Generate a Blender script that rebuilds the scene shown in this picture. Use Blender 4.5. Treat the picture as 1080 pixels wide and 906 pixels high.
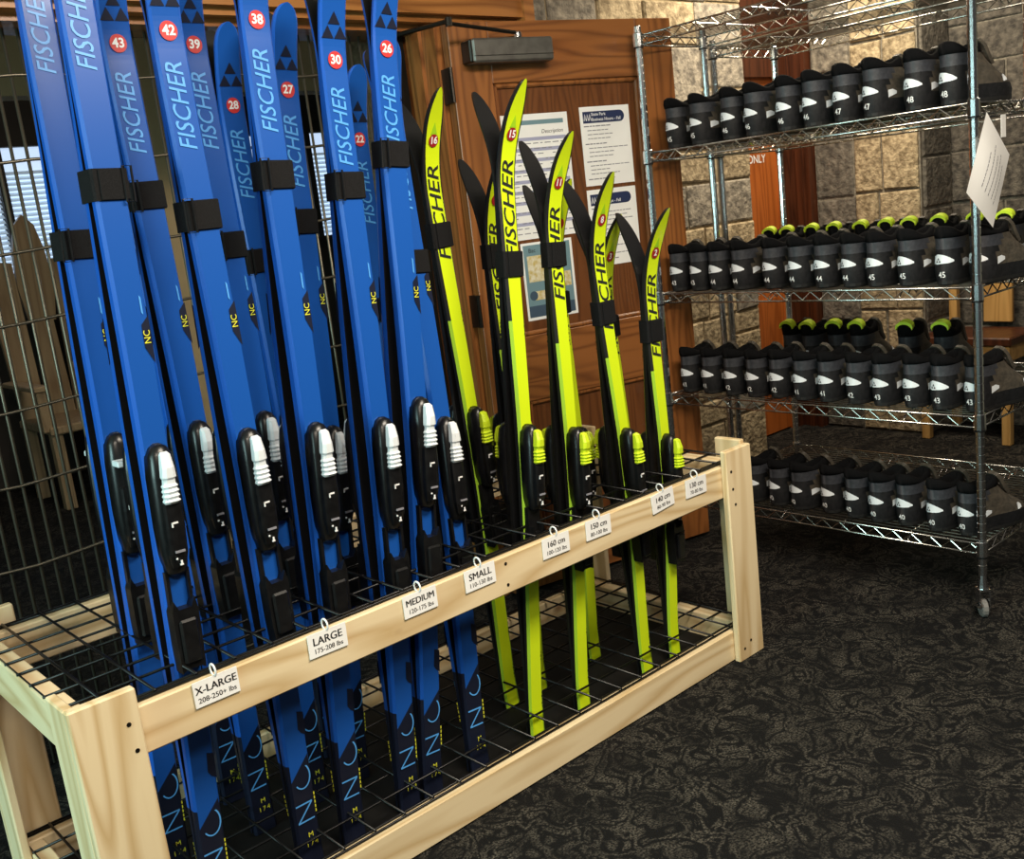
import bpy, math, random
from mathutils import Matrix, Vector
random.seed(7)
for _o in list(bpy.data.objects): bpy.data.objects.remove(_o)
SC = bpy.context.scene
COL = SC.collection
PI = math.pi

# ------------------------------------------------------------------ camera
F_PX, YAW, PITCH, ROLL = 1078.12, 0.8613, 0.2122, -0.1183
CAM = (-0.5296, -1.6729, 1.3199)
fw = Vector((math.cos(YAW)*math.cos(PITCH), math.sin(YAW)*math.cos(PITCH), -math.sin(PITCH)))
rt = Vector((math.sin(YAW), -math.cos(YAW), 0)); up = rt.cross(fw)
r2 = rt*math.cos(ROLL) + up*math.sin(ROLL); u2 = -rt*math.sin(ROLL) + up*math.cos(ROLL)
cd = bpy.data.cameras.new('camera'); cam = bpy.data.objects.new('camera', cd); COL.objects.link(cam)
cd.sensor_fit = 'HORIZONTAL'; cd.sensor_width = 36.0; cd.lens = 36.0*F_PX/1080.0
cd.clip_start = 0.02; cd.clip_end = 60
M = Matrix.Identity(4)
for i in range(3):
    M[i][0] = r2[i]; M[i][1] = u2[i]; M[i][2] = -fw[i]; M[i][3] = CAM[i]
cam.matrix_world = M
SC.camera = cam

# ------------------------------------------------------------------ world, lights, exposure
W = bpy.data.worlds.new('world'); SC.world = W; W.use_nodes = True
W.node_tree.nodes['Background'].inputs[0].default_value = (1.0, 0.95, 0.88, 1)
W.node_tree.nodes['Background'].inputs[1].default_value = 0.035
SC.view_settings.view_transform = 'Standard'
SC.view_settings.look = 'None'
SC.view_settings.exposure = 0.6
SC.view_settings.gamma = 1.0
SC.view_settings.use_curve_mapping = False

def area(name, loc, target, sx, sy, power, colr):
    l = bpy.data.lights.new(name, 'AREA'); l.shape = 'RECTANGLE'; l.size = sx; l.size_y = sy
    l.energy = power; l.color = colr
    o = bpy.data.objects.new(name, l); COL.objects.link(o); o.location = loc
    d = Vector(target) - Vector(loc)
    o.rotation_euler = d.to_track_quat('-Z', 'Y').to_euler()
    return o
WARM = (1.0, 0.88, 0.72); COOL = (0.62, 1.0, 0.97)
area('ceiling_lamp', (0.9, -1.35, 2.55), (0.9, -0.7, 0), 1.2, 0.5, 58, WARM)
area('ceiling_lamp', (-0.9, -2.2, 2.55), (-0.6, -1.4, 0), 1.2, 0.5, 34, WARM)
area('ceiling_lamp', (3.35, 0.55, 2.55), (3.9, 0.7, 0.6), 0.5, 0.5, 28, (1.0, 0.86, 0.66))
area('side_room_fill', (1.0, 3.3, 2.36), (1.35, 4.1, .9), .4, .4, 5, WARM)  # unseen fill light, added to brighten the chair behind the grille
area('daylight_window', (-3.4, -0.3, 1.5), (0, -0.1, 0.9), 1.8, 1.4, 85, COOL)

# ------------------------------------------------------------------ mesh helpers
class MB:
    def __init__(s): s.v = []; s.f = []; s.m = []
    def add(s, vs, fs, mi=0):
        b = len(s.v); s.v += [tuple(v) for v in vs]; s.f += [tuple(i+b for i in f) for f in fs]; s.m += [mi]*len(fs)
    def box(s, x0, x1, y0, y1, z0, z1, mi=0, T=None):
        vs = [(x, y, z) for z in (z0, z1) for y in (y0, y1) for x in (x0, x1)]
        if T: vs = [T @ Vector(v) for v in vs]
        s.add(vs, [(0,2,3,1),(4,5,7,6),(0,1,5,4),(2,6,7,3),(0,4,6,2),(1,3,7,5)], mi)
    def bbox(s, x0, x1, y0, y1, z0, z1, b=.003, mi=0, T=None):
        # box with bevelled edges
        vs = []; idx = {}
        cs = [(x0,x1),(y0,y1),(z0,z1)]
        for ix in (0,1):
            for iy in (0,1):
                for iz in (0,1):
                    c = (cs[0][ix], cs[1][iy], cs[2][iz]); sg = (1-2*ix, 1-2*iy, 1-2*iz)
                    for ax in range(3):
                        p = [c[k] + (0 if k == ax else b*sg[k]) for k in range(3)]
                        idx[(ix,iy,iz,ax)] = len(vs); vs.append(p)
        fs = []
        for ax in range(3):
            a, c = (ax+1) % 3, (ax+2) % 3
            for s0 in (0,1):
                q = []
                for (i, j) in ((0,0),(1,0),(1,1),(0,1)):
                    k = [0,0,0]; k[ax] = s0; k[a] = i; k[c] = j
                    q.append(idx[(*k, ax)])
                fs.append(tuple(q) if s0 else tuple(reversed(q)))
        for ax in range(3):
            a, c = (ax+1) % 3, (ax+2) % 3
            for i in (0,1):
                for j in (0,1):
                    k0 = [0,0,0]; k0[a] = i; k0[c] = j; k1 = list(k0); k1[ax] = 1
                    q = [idx[(*k0,a)], idx[(*k1,a)], idx[(*k1,c)], idx[(*k0,c)]]
                    fs.append(tuple(q) if i == j else tuple(reversed(q)))
        for ix in (0,1):
            for iy in (0,1):
                for iz in (0,1):
                    q = [idx[(ix,iy,iz,0)], idx[(ix,iy,iz,1)], idx[(ix,iy,iz,2)]]
                    fs.append(tuple(q) if (ix+iy+iz) % 2 else tuple(reversed(q)))
        if T: vs = [T @ Vector(v) for v in vs]
        s.add(vs, fs, mi)
    def tube(s, pts, r, n=6, mi=0, closed=False):
        pts = [Vector(p) for p in pts]; N = len(pts); rings = []
        ref = Vector((0.31, 0.17, 0.93))
        for i, p in enumerate(pts):
            a = pts[i-1] if (i or closed) else p; b = pts[(i+1) % N] if (i < N-1 or closed) else p
            d = (b-a).normalized()
            e1 = d.cross(ref)
            if e1.length < .1: e1 = d.cross(Vector((1,0,0)))
            e1.normalize(); e2 = d.cross(e1)
            rings.append([p + e1*(r*math.cos(2*PI*k/n)) + e2*(r*math.sin(2*PI*k/n)) for k in range(n)])
        vs = [v for g in rings for v in g]; fs = []
        for i in range(N if closed else N-1):
            j = (i+1) % N
            for k in range(n):
                fs.append((i*n+k, i*n+(k+1) % n, j*n+(k+1) % n, j*n+k))
        if not closed:
            fs.append(tuple(reversed(range(n)))); fs.append(tuple((N-1)*n+k for k in range(n)))
        s.add(vs, fs, mi)
    def lathe(s, prof, n=12, c=(0,0,0), mi=0, axis='z'):
        vs = []; fs = []
        for (r, h) in prof:
            for k in range(n):
                a = 2*PI*k/n; x, y = r*math.cos(a), r*math.sin(a)
                p = (x, y, h) if axis == 'z' else ((x, h, y) if axis == 'y' else (h, x, y))
                vs.append((p[0]+c[0], p[1]+c[1], p[2]+c[2]))
        for i in range(len(prof)-1):
            for k in range(n):
                fs.append((i*n+k, i*n+(k+1) % n, (i+1)*n+(k+1) % n, (i+1)*n+k))
        fs.append(tuple(reversed(range(n)))); fs.append(tuple((len(prof)-1)*n+k for k in range(n)))
        s.add(vs, fs, mi)
    def loft(s, rings, mi=0, cap=True):
        n = len(rings[0]); vs = [p for r in rings for p in r]; fs = []
        for i in range(len(rings)-1):
            for k in range(n):
                fs.append((i*n+k, i*n+(k+1) % n, (i+1)*n+(k+1) % n, (i+1)*n+k))
        if cap:
            fs.append(tuple(reversed(range(n)))); fs.append(tuple((len(rings)-1)*n+k for k in range(n)))
        s.add(vs, fs, mi)
    def prism(s, poly, h0, h1, axis='y', mi=0):
        # polygon in the two other axes, extruded along axis
        n = len(poly); vs = []
        for h in (h0, h1):
            for (a, b) in poly:
                vs.append((a, h, b) if axis == 'y' else ((h, a, b) if axis == 'x' else (a, b, h)))
        fs = [tuple(range(n)), tuple(reversed(range(n, 2*n)))]
        for k in range(n):
            fs.append((k, n+k, n+(k+1) % n, (k+1) % n))
        s.add(vs, fs, mi)
    def mesh(s, name, mats, smooth=False):
        me = bpy.data.meshes.new(name); me.from_pydata(s.v, [], s.f)
        for m in (mats if isinstance(mats, (list, tuple)) else [mats]): me.materials.append(m)
        me.polygons.foreach_set('material_index', s.m)
        if smooth: me.polygons.foreach_set('use_smooth', [True]*len(s.f))
        me.update()
        return me

def fixn(me):
    import bmesh
    bm = bmesh.new(); bm.from_mesh(me); bmesh.ops.recalc_face_normals(bm, faces=bm.faces); bm.to_mesh(me); bm.free()
    return me
def link(name, me, parent=None, loc=None, **kw):
    o = bpy.data.objects.new(name, me); COL.objects.link(o)
    if parent: o.parent = parent
    if loc: o.location = loc
    for k, v in kw.items(): o[k] = v
    return o
def obj(name, mb, mats, parent=None, loc=None, smooth=False, **kw):
    return link(name, fixn(mb.mesh(name, mats, smooth)), parent, loc, **kw)
def thing(name, label, cat, loc=(0,0,0), group=None, mat=None):
    o = bpy.data.objects.new(name, None); COL.objects.link(o); o.empty_display_size = .05
    if mat is not None: o.matrix_world = mat
    else: o.location = loc
    o['label'] = label; o['category'] = cat
    if group: o['group'] = group
    return o
def tag(o, label, cat, group=None):
    o['label'] = label; o['category'] = cat
    if group: o['group'] = group
    return o

_tc = {}
def text_geo(body, size, shear=0.0, off=0.0, align='CENTER', sx=1.0, sp=1.0):
    key = (body, size, shear, off, align, sx, sp)
    if key in _tc: return _tc[key]
    cu = bpy.data.curves.new('lettering', 'FONT'); cu.body = body; cu.size = size; cu.shear = shear
    cu.offset = off; cu.align_x = align; cu.align_y = 'CENTER'; cu.resolution_u = 3; cu.space_character = sp
    o = bpy.data.objects.new('lettering', cu); COL.objects.link(o)
    me = bpy.data.meshes.new_from_object(o)
    vs = [(v.co.x*sx, v.co.y) for v in me.vertices]; fs = [tuple(p.vertices) for p in me.polygons]
    bpy.data.objects.remove(o); bpy.data.curves.remove(cu); bpy.data.meshes.remove(me)
    _tc[key] = (vs, fs); return vs, fs
def put_text(mb, body, size, fn, mi=0, bold=0.0, **kw):
    if bold: kw['off'] = bold
    vs, fs = text_geo(body, size, **kw)
    mb.add([fn(a, b) for a, b in vs], fs, mi)

# ------------------------------------------------------------------ materials
def nm(name):
    m = bpy.data.materials.new(name); m.use_nodes = True
    return m, m.node_tree.nodes, m.node_tree.links, m.node_tree.nodes['Principled BSDF']
def flat(name, c, rough=.5, metal=0.0, spec=.5, emit=None, es=0.0, coat=0.0):
    m, N, L, b = nm(name)
    b.inputs['Base Color'].default_value = (*c, 1); b.inputs['Roughness'].default_value = rough
    b.inputs['Metallic'].default_value = metal; b.inputs['Specular IOR Level'].default_value = spec
    b.inputs['Coat Weight'].default_value = coat
    if emit: b.inputs['Emission Color'].default_value = (*emit, 1); b.inputs['Emission Strength'].default_value = es
    return m
def noisy(name, c0, c1, scale, rough=.5, detail=4, bump=0.0, stretch=(1,1,1), metal=0.0, spec=.5, rnd=0.0, bscale=None, lo=.35, hi=.65):
    m, N, L, b = nm(name)
    tc = N.new('ShaderNodeTexCoord'); mp = N.new('ShaderNodeMapping'); mp.inputs['Scale'].default_value = stretch
    L.new(tc.outputs['Object'], mp.inputs[0])
    no = N.new('ShaderNodeTexNoise'); no.inputs['Scale'].default_value = scale; no.inputs['Detail'].default_value = detail
    L.new(mp.outputs[0], no.inputs['Vector'])
    cr = N.new('ShaderNodeValToRGB'); cr.color_ramp.elements[0].position = lo; cr.color_ramp.elements[1].position = hi
    cr.color_ramp.elements[0].color = (*c0, 1); cr.color_ramp.elements[1].color = (*c1, 1)
    L.new(no.outputs[0], cr.inputs[0]); out = cr.outputs[0]
    if rnd:
        oi = N.new('ShaderNodeObjectInfo'); hs = N.new('ShaderNodeHueSaturation')
        mr = N.new('ShaderNodeMapRange'); mr.inputs[3].default_value = 1-rnd; mr.inputs[4].default_value = 1+rnd
        L.new(oi.outputs['Random'], mr.inputs[0]); L.new(mr.outputs[0], hs.inputs['Value'])
        L.new(out, hs.inputs['Color']); out = hs.outputs[0]
        ad = N.new('ShaderNodeVectorMath'); ad.operation = 'ADD'
        sc = N.new('ShaderNodeVectorMath'); sc.operation = 'SCALE'; sc.inputs['Scale'].default_value = 7.0
        cx = N.new('ShaderNodeCombineXYZ'); L.new(oi.outputs['Random'], cx.inputs[0]); L.new(oi.outputs['Random'], cx.inputs[2])
        L.new(cx.outputs[0], sc.inputs[0]); L.new(tc.outputs['Object'], ad.inputs[0]); L.new(sc.outputs[0], ad.inputs[1])
        L.new(ad.outputs[0], mp.inputs[0])
    L.new(out, b.inputs['Base Color'])
    b.inputs['Roughness'].default_value = rough; b.inputs['Metallic'].default_value = metal
    b.inputs['Specular IOR Level'].default_value = spec
    if bump:
        n2 = N.new('ShaderNodeTexNoise'); n2.inputs['Scale'].default_value = bscale or scale*2; n2.inputs['Detail'].default_value = 6
        L.new(mp.outputs[0], n2.inputs['Vector'])
        bp = N.new('ShaderNodeBump'); bp.inputs['Strength'].default_value = bump; bp.inputs['Distance'].default_value = .01
        L.new(n2.outputs[0], bp.inputs['Height']); L.new(bp.outputs[0], b.inputs['Normal'])
    return m
def wood(name, axis, light, dark, ring=9.0, rough=.5, gloss=.3, fine=.35, knots=False, spec=.4):
    # grain running along axis; growth rings from a distorted wave, fine fibres from stretched noise
    m, N, L, b = nm(name)
    tc = N.new('ShaderNodeTexCoord'); oi = N.new('ShaderNodeObjectInfo')
    sc = N.new('ShaderNodeVectorMath'); sc.operation = 'SCALE'; sc.inputs['Scale'].default_value = 5.0
    cx = N.new('ShaderNodeCombineXYZ')
    for k in range(3): L.new(oi.outputs['Random'], cx.inputs[k])
    L.new(cx.outputs[0], sc.inputs[0])
    ad = N.new('ShaderNodeVectorMath'); ad.operation = 'ADD'
    L.new(tc.outputs['Object'], ad.inputs[0]); L.new(sc.outputs[0], ad.inputs[1])
    mp = N.new('ShaderNodeMapping'); s = [1.0, 1.0, 1.0]; s['xyz'.index(axis)] = .09; mp.inputs['Scale'].default_value = s
    L.new(ad.outputs[0], mp.inputs[0])
    n1 = N.new('ShaderNodeTexNoise'); n1.inputs['Scale'].default_value = ring; n1.inputs['Detail'].default_value = 1.5
    n1.inputs['Roughness'].default_value = .4
    L.new(mp.outputs[0], n1.inputs['Vector'])
    mu = N.new('ShaderNodeMath'); mu.operation = 'MULTIPLY'; mu.inputs[1].default_value = 11.0; L.new(n1.outputs[0], mu.inputs[0])
    fr = N.new('ShaderNodeMath'); fr.operation = 'PINGPONG'; fr.inputs[1].default_value = .5; L.new(mu.outputs[0], fr.inputs[0])
    mr = N.new('ShaderNodeMapRange'); mr.inputs[1].default_value = 0.0; mr.inputs[2].default_value = .35; L.new(fr.outputs[0], mr.inputs[0])
    n2 = N.new('ShaderNodeTexNoise'); n2.inputs['Scale'].default_value = 90; n2.inputs['Detail'].default_value = 3
    L.new(mp.outputs[0], n2.inputs['Vector'])
    m2 = N.new('ShaderNodeMath'); m2.operation = 'MULTIPLY'; m2.inputs[1].default_value = fine; L.new(n2.outputs[0], m2.inputs[0])
    a2 = N.new('ShaderNodeMath'); a2.operation = 'MULTIPLY'; a2.inputs[1].default_value = 1-fine*.5; L.new(mr.outputs[0], a2.inputs[0])
    a3 = N.new('ShaderNodeMath'); a3.operation = 'ADD'; a3.use_clamp = True; L.new(a2.outputs[0], a3.inputs[0]); L.new(m2.outputs[0], a3.inputs[1])
    mx = N.new('ShaderNodeMix'); mx.data_type = 'RGBA'
    mx.inputs[6].default_value = (*dark, 1); mx.inputs[7].default_value = (*light, 1); L.new(a3.outputs[0], mx.inputs[0])
    out = mx.outputs[2]
    # broad tone drift
    n3 = N.new('ShaderNodeTexNoise'); n3.inputs['Scale'].default_value = 3; L.new(mp.outputs[0], n3.inputs['Vector'])
    hs = N.new('ShaderNodeHueSaturation'); m3 = N.new('ShaderNodeMapRange'); m3.inputs[3].default_value = .82; m3.inputs[4].default_value = 1.18
    L.new(n3.outputs[0], m3.inputs[0]); L.new(m3.outputs[0], hs.inputs['Value']); L.new(out, hs.inputs['Color']); out = hs.outputs[0]
    if knots:
        vo = N.new('ShaderNodeTexVoronoi'); vo.inputs['Scale'].default_value = 5.5
        mk = N.new('ShaderNodeMapping'); sk = [1.0, 1.0, 1.0]; sk['xyz'.index(axis)] = .55; mk.inputs['Scale'].default_value = sk
        L.new(ad.outputs[0], mk.inputs[0]); L.new(mk.outputs[0], vo.inputs['Vector'])
        kr = N.new('ShaderNodeMapRange'); kr.inputs[1].default_value = .06; kr.inputs[2].default_value = .11; L.new(vo.outputs['Distance'], kr.inputs[0])
        mk2 = N.new('ShaderNodeMix'); mk2.data_type = 'RGBA'; mk2.inputs[6].default_value = (.25, .11, .04, 1)
        L.new(kr.outputs[0], mk2.inputs[0]); L.new(out, mk2.inputs[7]); out = mk2.outputs[2]
    L.new(out, b.inputs['Base Color']); b.inputs['Roughness'].default_value = rough; b.inputs['Specular IOR Level'].default_value = spec
    bp = N.new('ShaderNodeBump'); bp.inputs['Strength'].default_value = .12; bp.inputs['Distance'].default_value = .002
    L.new(a3.outputs[0], bp.inputs['Height']); L.new(bp.outputs[0], b.inputs['Normal'])
    return m

PINE = {a: wood('pine_'+a, a, (.78, .63, .39), (.56, .385, .18), ring=8, rough=.55, knots=True, fine=.3) for a in 'xyz'}
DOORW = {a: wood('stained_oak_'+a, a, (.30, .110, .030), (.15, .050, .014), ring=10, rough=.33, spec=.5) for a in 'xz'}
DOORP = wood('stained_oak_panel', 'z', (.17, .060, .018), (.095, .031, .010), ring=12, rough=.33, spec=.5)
ORANGE = {a: wood('orange_oak_'+a, a, (.42, .115, .022), (.25, .06, .010), ring=8, rough=.35) for a in 'xyz'}
BEAM = wood('honey_oak_beam', 'x', (.42, .17, .045), (.20, .068, .016), ring=9, rough=.35)
DARKW = wood('dark_oak', 'z', (.075, .022, .009), (.03, .009, .004), ring=7, rough=.35)
CHAIRW = wood('chair_wood', 'z', (.40, .28, .16), (.28, .18, .10), ring=8, rough=.45)
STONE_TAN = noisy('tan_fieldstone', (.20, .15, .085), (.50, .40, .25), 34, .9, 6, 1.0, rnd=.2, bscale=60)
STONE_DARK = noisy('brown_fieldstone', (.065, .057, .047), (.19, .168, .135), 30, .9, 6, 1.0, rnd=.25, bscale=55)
STONE_SHADE = noisy('shaded_fieldstone', (.036, .031, .026), (.125, .108, .086), 30, .9, 6, 1.0, rnd=.25, bscale=55)  # brown fieldstone with the shade of the recessed wall put into its colour
STONE_GREY = noisy('grey_fieldstone', (.12, .105, .085), (.34, .30, .235), 30, .9, 6, 1.0, rnd=.2, bscale=55)
MORTAR = noisy('mortar', (.13, .115, .09), (.26, .23, .18), 40, .95, 4, .5)
MORTAR_T = noisy('tan_mortar', (.22, .17, .10), (.38, .30, .18), 40, .95, 4, .5)
CHROME = flat('chrome', (.75, .76, .78), .16, 1.0)
DECKW = flat('deck_wire_chrome', (.22, .20, .17), .35, 1.0)
CHROME_D = flat('chrome_wire', (.55, .54, .50), .25, 1.0)
BLACKW = flat('black_coated_wire', (.004, .004, .0045), .3, spec=.3)
BLACKP = noisy('black_plastic', (.004, .004, .0045), (.007, .007, .0075), 60, .3, 2, spec=.4)
BLACKB = flat('ski_base_black', (.008, .008, .009), .28)
WEB = noisy('black_webbing', (.004, .004, .0045), (.008, .008, .009), 400, .8, 1, .3, spec=.2)
LEVER_W = flat('silver_lever', (.72, .77, .80), .35)
LEVER_Y = flat('lime_lever', (.55, .70, .02), .35)
WHITE = flat('white_paint', (.80, .80, .80), .5)
PAPER = noisy('white_paper', (.84, .84, .82), (.90, .90, .88), 8, .6, 2)
INK = flat('black_ink', (.015, .015, .017), .5)
GREYINK = flat('grey_ink', (.22, .22, .25), .6)
LILAC = flat('lilac_ink', (.36, .37, .52), .6)
NAVY = flat('navy_ink', (.018, .03, .09), .45)
TEAL = flat('teal_ink', (.16, .27, .31), .5)
SLATE = flat('slate_ink', (.05, .085, .13), .5)
MAPY = noisy('map_print', (.55, .42, .12), (.75, .70, .55), 60, .5, 3)
RED = flat('red_sticker', (.55, .035, .035), .35)
DRED = flat('dark_red_sticker', (.32, .015, .02), .35)
SKYTXT = flat('light_blue_print', (.085, .34, .78), .35)
NAVYP = flat('navy_print', (.008, .011, .028), .35)
YELP = flat('yellow_print', (.75, .75, .05), .4)
GREENP = flat('green_print', (.34, .62, .02), .4)
STEEL = noisy('closer_metal', (.14, .13, .115), (.18, .17, .15), 30, .38, 2, metal=.6)
DKMETAL = flat('dark_bronze', (.03, .026, .022), .35, .8)
GRILLEM = flat('grille_metal', (.17, .15, .115), .4, .8)
TANWALL = noisy('tan_paint', (.50, .36, .19), (.54, .39, .21), 4, .7, 2)
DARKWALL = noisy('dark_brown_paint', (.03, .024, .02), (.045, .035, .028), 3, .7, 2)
CEILM = noisy('ceiling_paint', (.55, .52, .46), (.6, .57, .5), 5, .8, 2)
PLYB = noisy('black_board', (.004, .004, .004), (.007, .0065, .006), 12, .7, 3, spec=.2)
BOOT_BLK = noisy('boot_black', (.007, .0075, .0085), (.012, .012, .0135), 80, .62, 3, .15, spec=.25)
BOOT_GRY = noisy('boot_charcoal', (.022, .024, .030), (.034, .036, .044), 90, .6, 3, .1)
BOOT_BRN = noisy('boot_cover', (.040, .034, .026), (.075, .062, .046), 60, .6, 3, .2)
BOOT_LIN = flat('boot_padding', (.004, .004, .0045), .95, spec=.1)
SOLE = flat('boot_sole', (.008, .008, .008), .6)
REFL = flat('silver_reflective', (.72, .76, .80), .4)
NEON = flat('neon_tab', (.62, .80, .03), .5)
RUBBER = flat('grey_rubber', (.16, .15, .14), .6)
BLIND = flat('window_blind_slat', (.7, .78, .85), .6, emit=(.70, .88, 1.0), es=.10)
SKYGLASS = flat('daylit_glass', (.7, .8, .9), .3, emit=(.60, .76, 1.0), es=.62)

def carpet_mat():
    m, N, L, b = nm('swirl_carpet')
    tc = N.new('ShaderNodeTexCoord'); mp = N.new('ShaderNodeMapping'); L.new(tc.outputs['Object'], mp.inputs[0])
    n1 = N.new('ShaderNodeTexNoise'); n1.inputs['Scale'].default_value = 11.5; n1.inputs['Detail'].default_value = 3.0
    n1.inputs['Distortion'].default_value = .9; L.new(mp.outputs[0], n1.inputs['Vector'])
    mu = N.new('ShaderNodeMath'); mu.operation = 'MULTIPLY'; mu.inputs[1].default_value = 6.5; L.new(n1.outputs[0], mu.inputs[0])
    pp = N.new('ShaderNodeMath'); pp.operation = 'PINGPONG'; pp.inputs[1].default_value = .5; L.new(mu.outputs[0], pp.inputs[0])
    ln = N.new('ShaderNodeMapRange'); ln.inputs[1].default_value = .12; ln.inputs[2].default_value = .38; L.new(pp.outputs[0], ln.inputs[0])
    sp = N.new('ShaderNodeTexNoise'); sp.inputs['Scale'].default_value = 190; sp.inputs['Detail'].default_value = 2; L.new(mp.outputs[0], sp.inputs['Vector'])
    cr = N.new('ShaderNodeValToRGB'); cr.color_ramp.elements[0].position = .40; cr.color_ramp.elements[1].position = .68
    cr.color_ramp.elements[0].color = (.008, .0078, .0075, 1); cr.color_ramp.elements[1].color = (.095, .085, .068, 1)
    L.new(sp.outputs[0], cr.inputs[0])
    br = N.new('ShaderNodeTexNoise'); br.inputs['Scale'].default_value = 9; L.new(mp.outputs[0], br.inputs['Vector'])
    mb = N.new('ShaderNodeMapRange'); mb.inputs[1].default_value = .35; mb.inputs[2].default_value = .65; mb.inputs[3].default_value = .25; mb.inputs[4].default_value = 1.1
    L.new(br.outputs[0], mb.inputs[0])
    ml = N.new('ShaderNodeMath'); ml.operation = 'MULTIPLY'; L.new(ln.outputs[0], ml.inputs[0]); L.new(mb.outputs[0], ml.inputs[1])
    mx = N.new('ShaderNodeMix'); mx.data_type = 'RGBA'; mx.inputs[6].default_value = (.0055, .0054, .0055, 1)
    L.new(ml.outputs[0], mx.inputs[0]); L.new(cr.outputs[0], mx.inputs[7]); L.new(mx.outputs[2], b.inputs['Base Color'])
    b.inputs['Roughness'].default_value = .95; b.inputs['Specular IOR Level'].default_value = .15
    bp = N.new('ShaderNodeBump'); bp.inputs['Strength'].default_value = .8; bp.inputs['Distance'].default_value = .006
    L.new(sp.outputs[0], bp.inputs['Height']); L.new(bp.outputs[0], b.inputs['Normal'])
    return m
CARPET = carpet_mat()

def ski_top_mat():
    # blue top sheet with a navy tail field cut off along a diagonal
    m, N, L, b = nm('blue_topsheet')
    tc = N.new('ShaderNodeTexCoord'); sx = N.new('ShaderNodeSeparateXYZ'); L.new(tc.outputs['Object'], sx.inputs[0])
    mu = N.new('ShaderNodeMath'); mu.operation = 'MULTIPLY_ADD'; mu.inputs[1].default_value = 1.15; mu.inputs[2].default_value = .232
    L.new(sx.outputs[0], mu.inputs[0])
    lt = N.new('ShaderNodeMath'); lt.operation = 'LESS_THAN'; L.new(sx.outputs[2], lt.inputs[0]); L.new(mu.outputs[0], lt.inputs[1])
    mx = N.new('ShaderNodeMix'); mx.data_type = 'RGBA'; mx.inputs[6].default_value = (.008, .080, .37, 1); mx.inputs[7].default_value = (.008, .011, .026, 1)
    L.new(lt.outputs[0], mx.inputs[0]); L.new(mx.outputs[2], b.inputs['Base Color'])
    b.inputs['Roughness'].default_value = .28; b.inputs['Coat Weight'].default_value = .2; b.inputs['Coat Roughness'].default_value = .12
    return m
BLUE_TOP = ski_top_mat()
def ski_side_mat():
    m, N, L, b = nm('blue_sidewall')
    tc = N.new('ShaderNodeTexCoord'); sx = N.new('ShaderNodeSeparateXYZ'); L.new(tc.outputs['Object'], sx.inputs[0])
    lt = N.new('ShaderNodeMath'); lt.operation = 'LESS_THAN'; lt.inputs[1].default_value = .245; L.new(sx.outputs[2], lt.inputs[0])
    mx = N.new('ShaderNodeMix'); mx.data_type = 'RGBA'; mx.inputs[6].default_value = (.010, .092, .46, 1); mx.inputs[7].default_value = (.008, .011, .026, 1)
    L.new(lt.outputs[0], mx.inputs[0]); L.new(mx.outputs[2], b.inputs['Base Color'])
    b.inputs['Roughness'].default_value = .35; b.inputs['Specular IOR Level'].default_value = .3
    return m
BLUE_SIDE = ski_side_mat()
YEL_TOP = flat('lime_topsheet', (.62, .80, .012), .3, coat=.3)
YEL_SIDE = flat('lime_sidewall', (.30, .52, .03), .35)
BLK_SIDE = flat('black_sidewall', (.010, .010, .010), .35)

# ================================================================== THE SETTING
mb = MB(); mb.box(-4.5, 5.2, -4.5, 6.0, -.10, 0); obj('floor', mb, CARPET, kind='structure')
mb = MB(); mb.box(-4.5, 5.2, -1.0, 1.2, 2.66, 2.74); obj('ceiling', mb, CEILM, kind='structure')

_stone_mats = {}
def stone(parent, mat, u0, u1, v0, v1, plane, depth, axis, rnd):
    """one field stone: chamfered block with uneven corners, proud of the mortar"""
    g = .006; b = .007; d = depth*rnd.uniform(.7, 1.3)
    j = lambda a: rnd.uniform(-a, a)
    outer = [(u0+g+j(.004), v0+g+j(.004)), (u1-g+j(.004), v0+g+j(.004)), (u1-g+j(.004), v1-g+j(.004)), (u0+g+j(.004), v1-g+j(.004))]
    cu, cv = (u0+u1)/2, (v0+v1)/2
    inner = [(u+(b if u < cu else -b), v+(b if v < cv else -b)) for u, v in outer]
    hd = [d*rnd.uniform(.85, 1.15) for _ in range(4)]
    cd_ = d*1.12
    vs = [(u-cu, 0, v-cv) for u, v in outer] + [(u-cu, d*.62, v-cv) for u, v in outer] + [(u-cu, h, v-cv) for (u, v), h in zip(inner, hd)] + [(j(.02), cd_, j(.02))]
    fs = []
    for k in range(4):
        n = (k+1) % 4
        fs += [(k, n, 4+n, 4+k), (4+k, 4+n, 8+n, 8+k), (8+k, 8+n, 12)]
    m = MB()
    if axis == 'y': vv = [(x, -y, z) for x, y, z in vs]; loc = (cu, plane, cv)
    else: vv = [(-y, x, z) for x, y, z in vs]; loc = (plane, cu, cv)
    m.add(vv, fs)
    return obj('stone', m, mat, parent, loc)
def stone_field(parent, mats, u0, u1, v0, v1, plane, depth, axis, seed, hmin=.13, hmax=.27, lmin=.16, lmax=.42):
    rnd = random.Random(seed); v = v0
    while v < v1-.02:
        h = rnd.uniform(hmin, hmax)
        if v1-(v+h) < hmin*.8: h = v1-v
        u = u0
        while u < u1-.01:
            l = rnd.uniform(lmin, lmax)
            if u1-(u+l) < lmin*.8: l = u1-u
            if rnd.random() < .22 and h > .2:
                k = rnd.uniform(.4, .6)
                stone(parent, rnd.choice(mats), u, u+l, v, v+h*k, plane, depth, axis, rnd)
                stone(parent, rnd.choice(mats), u, u+l, v+h*k, v+h, plane, depth, axis, rnd)
            else: stone(parent, rnd.choice(mats), u, u+l, v, v+h, plane, depth, axis, rnd)
            u += l
        v += h

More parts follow.
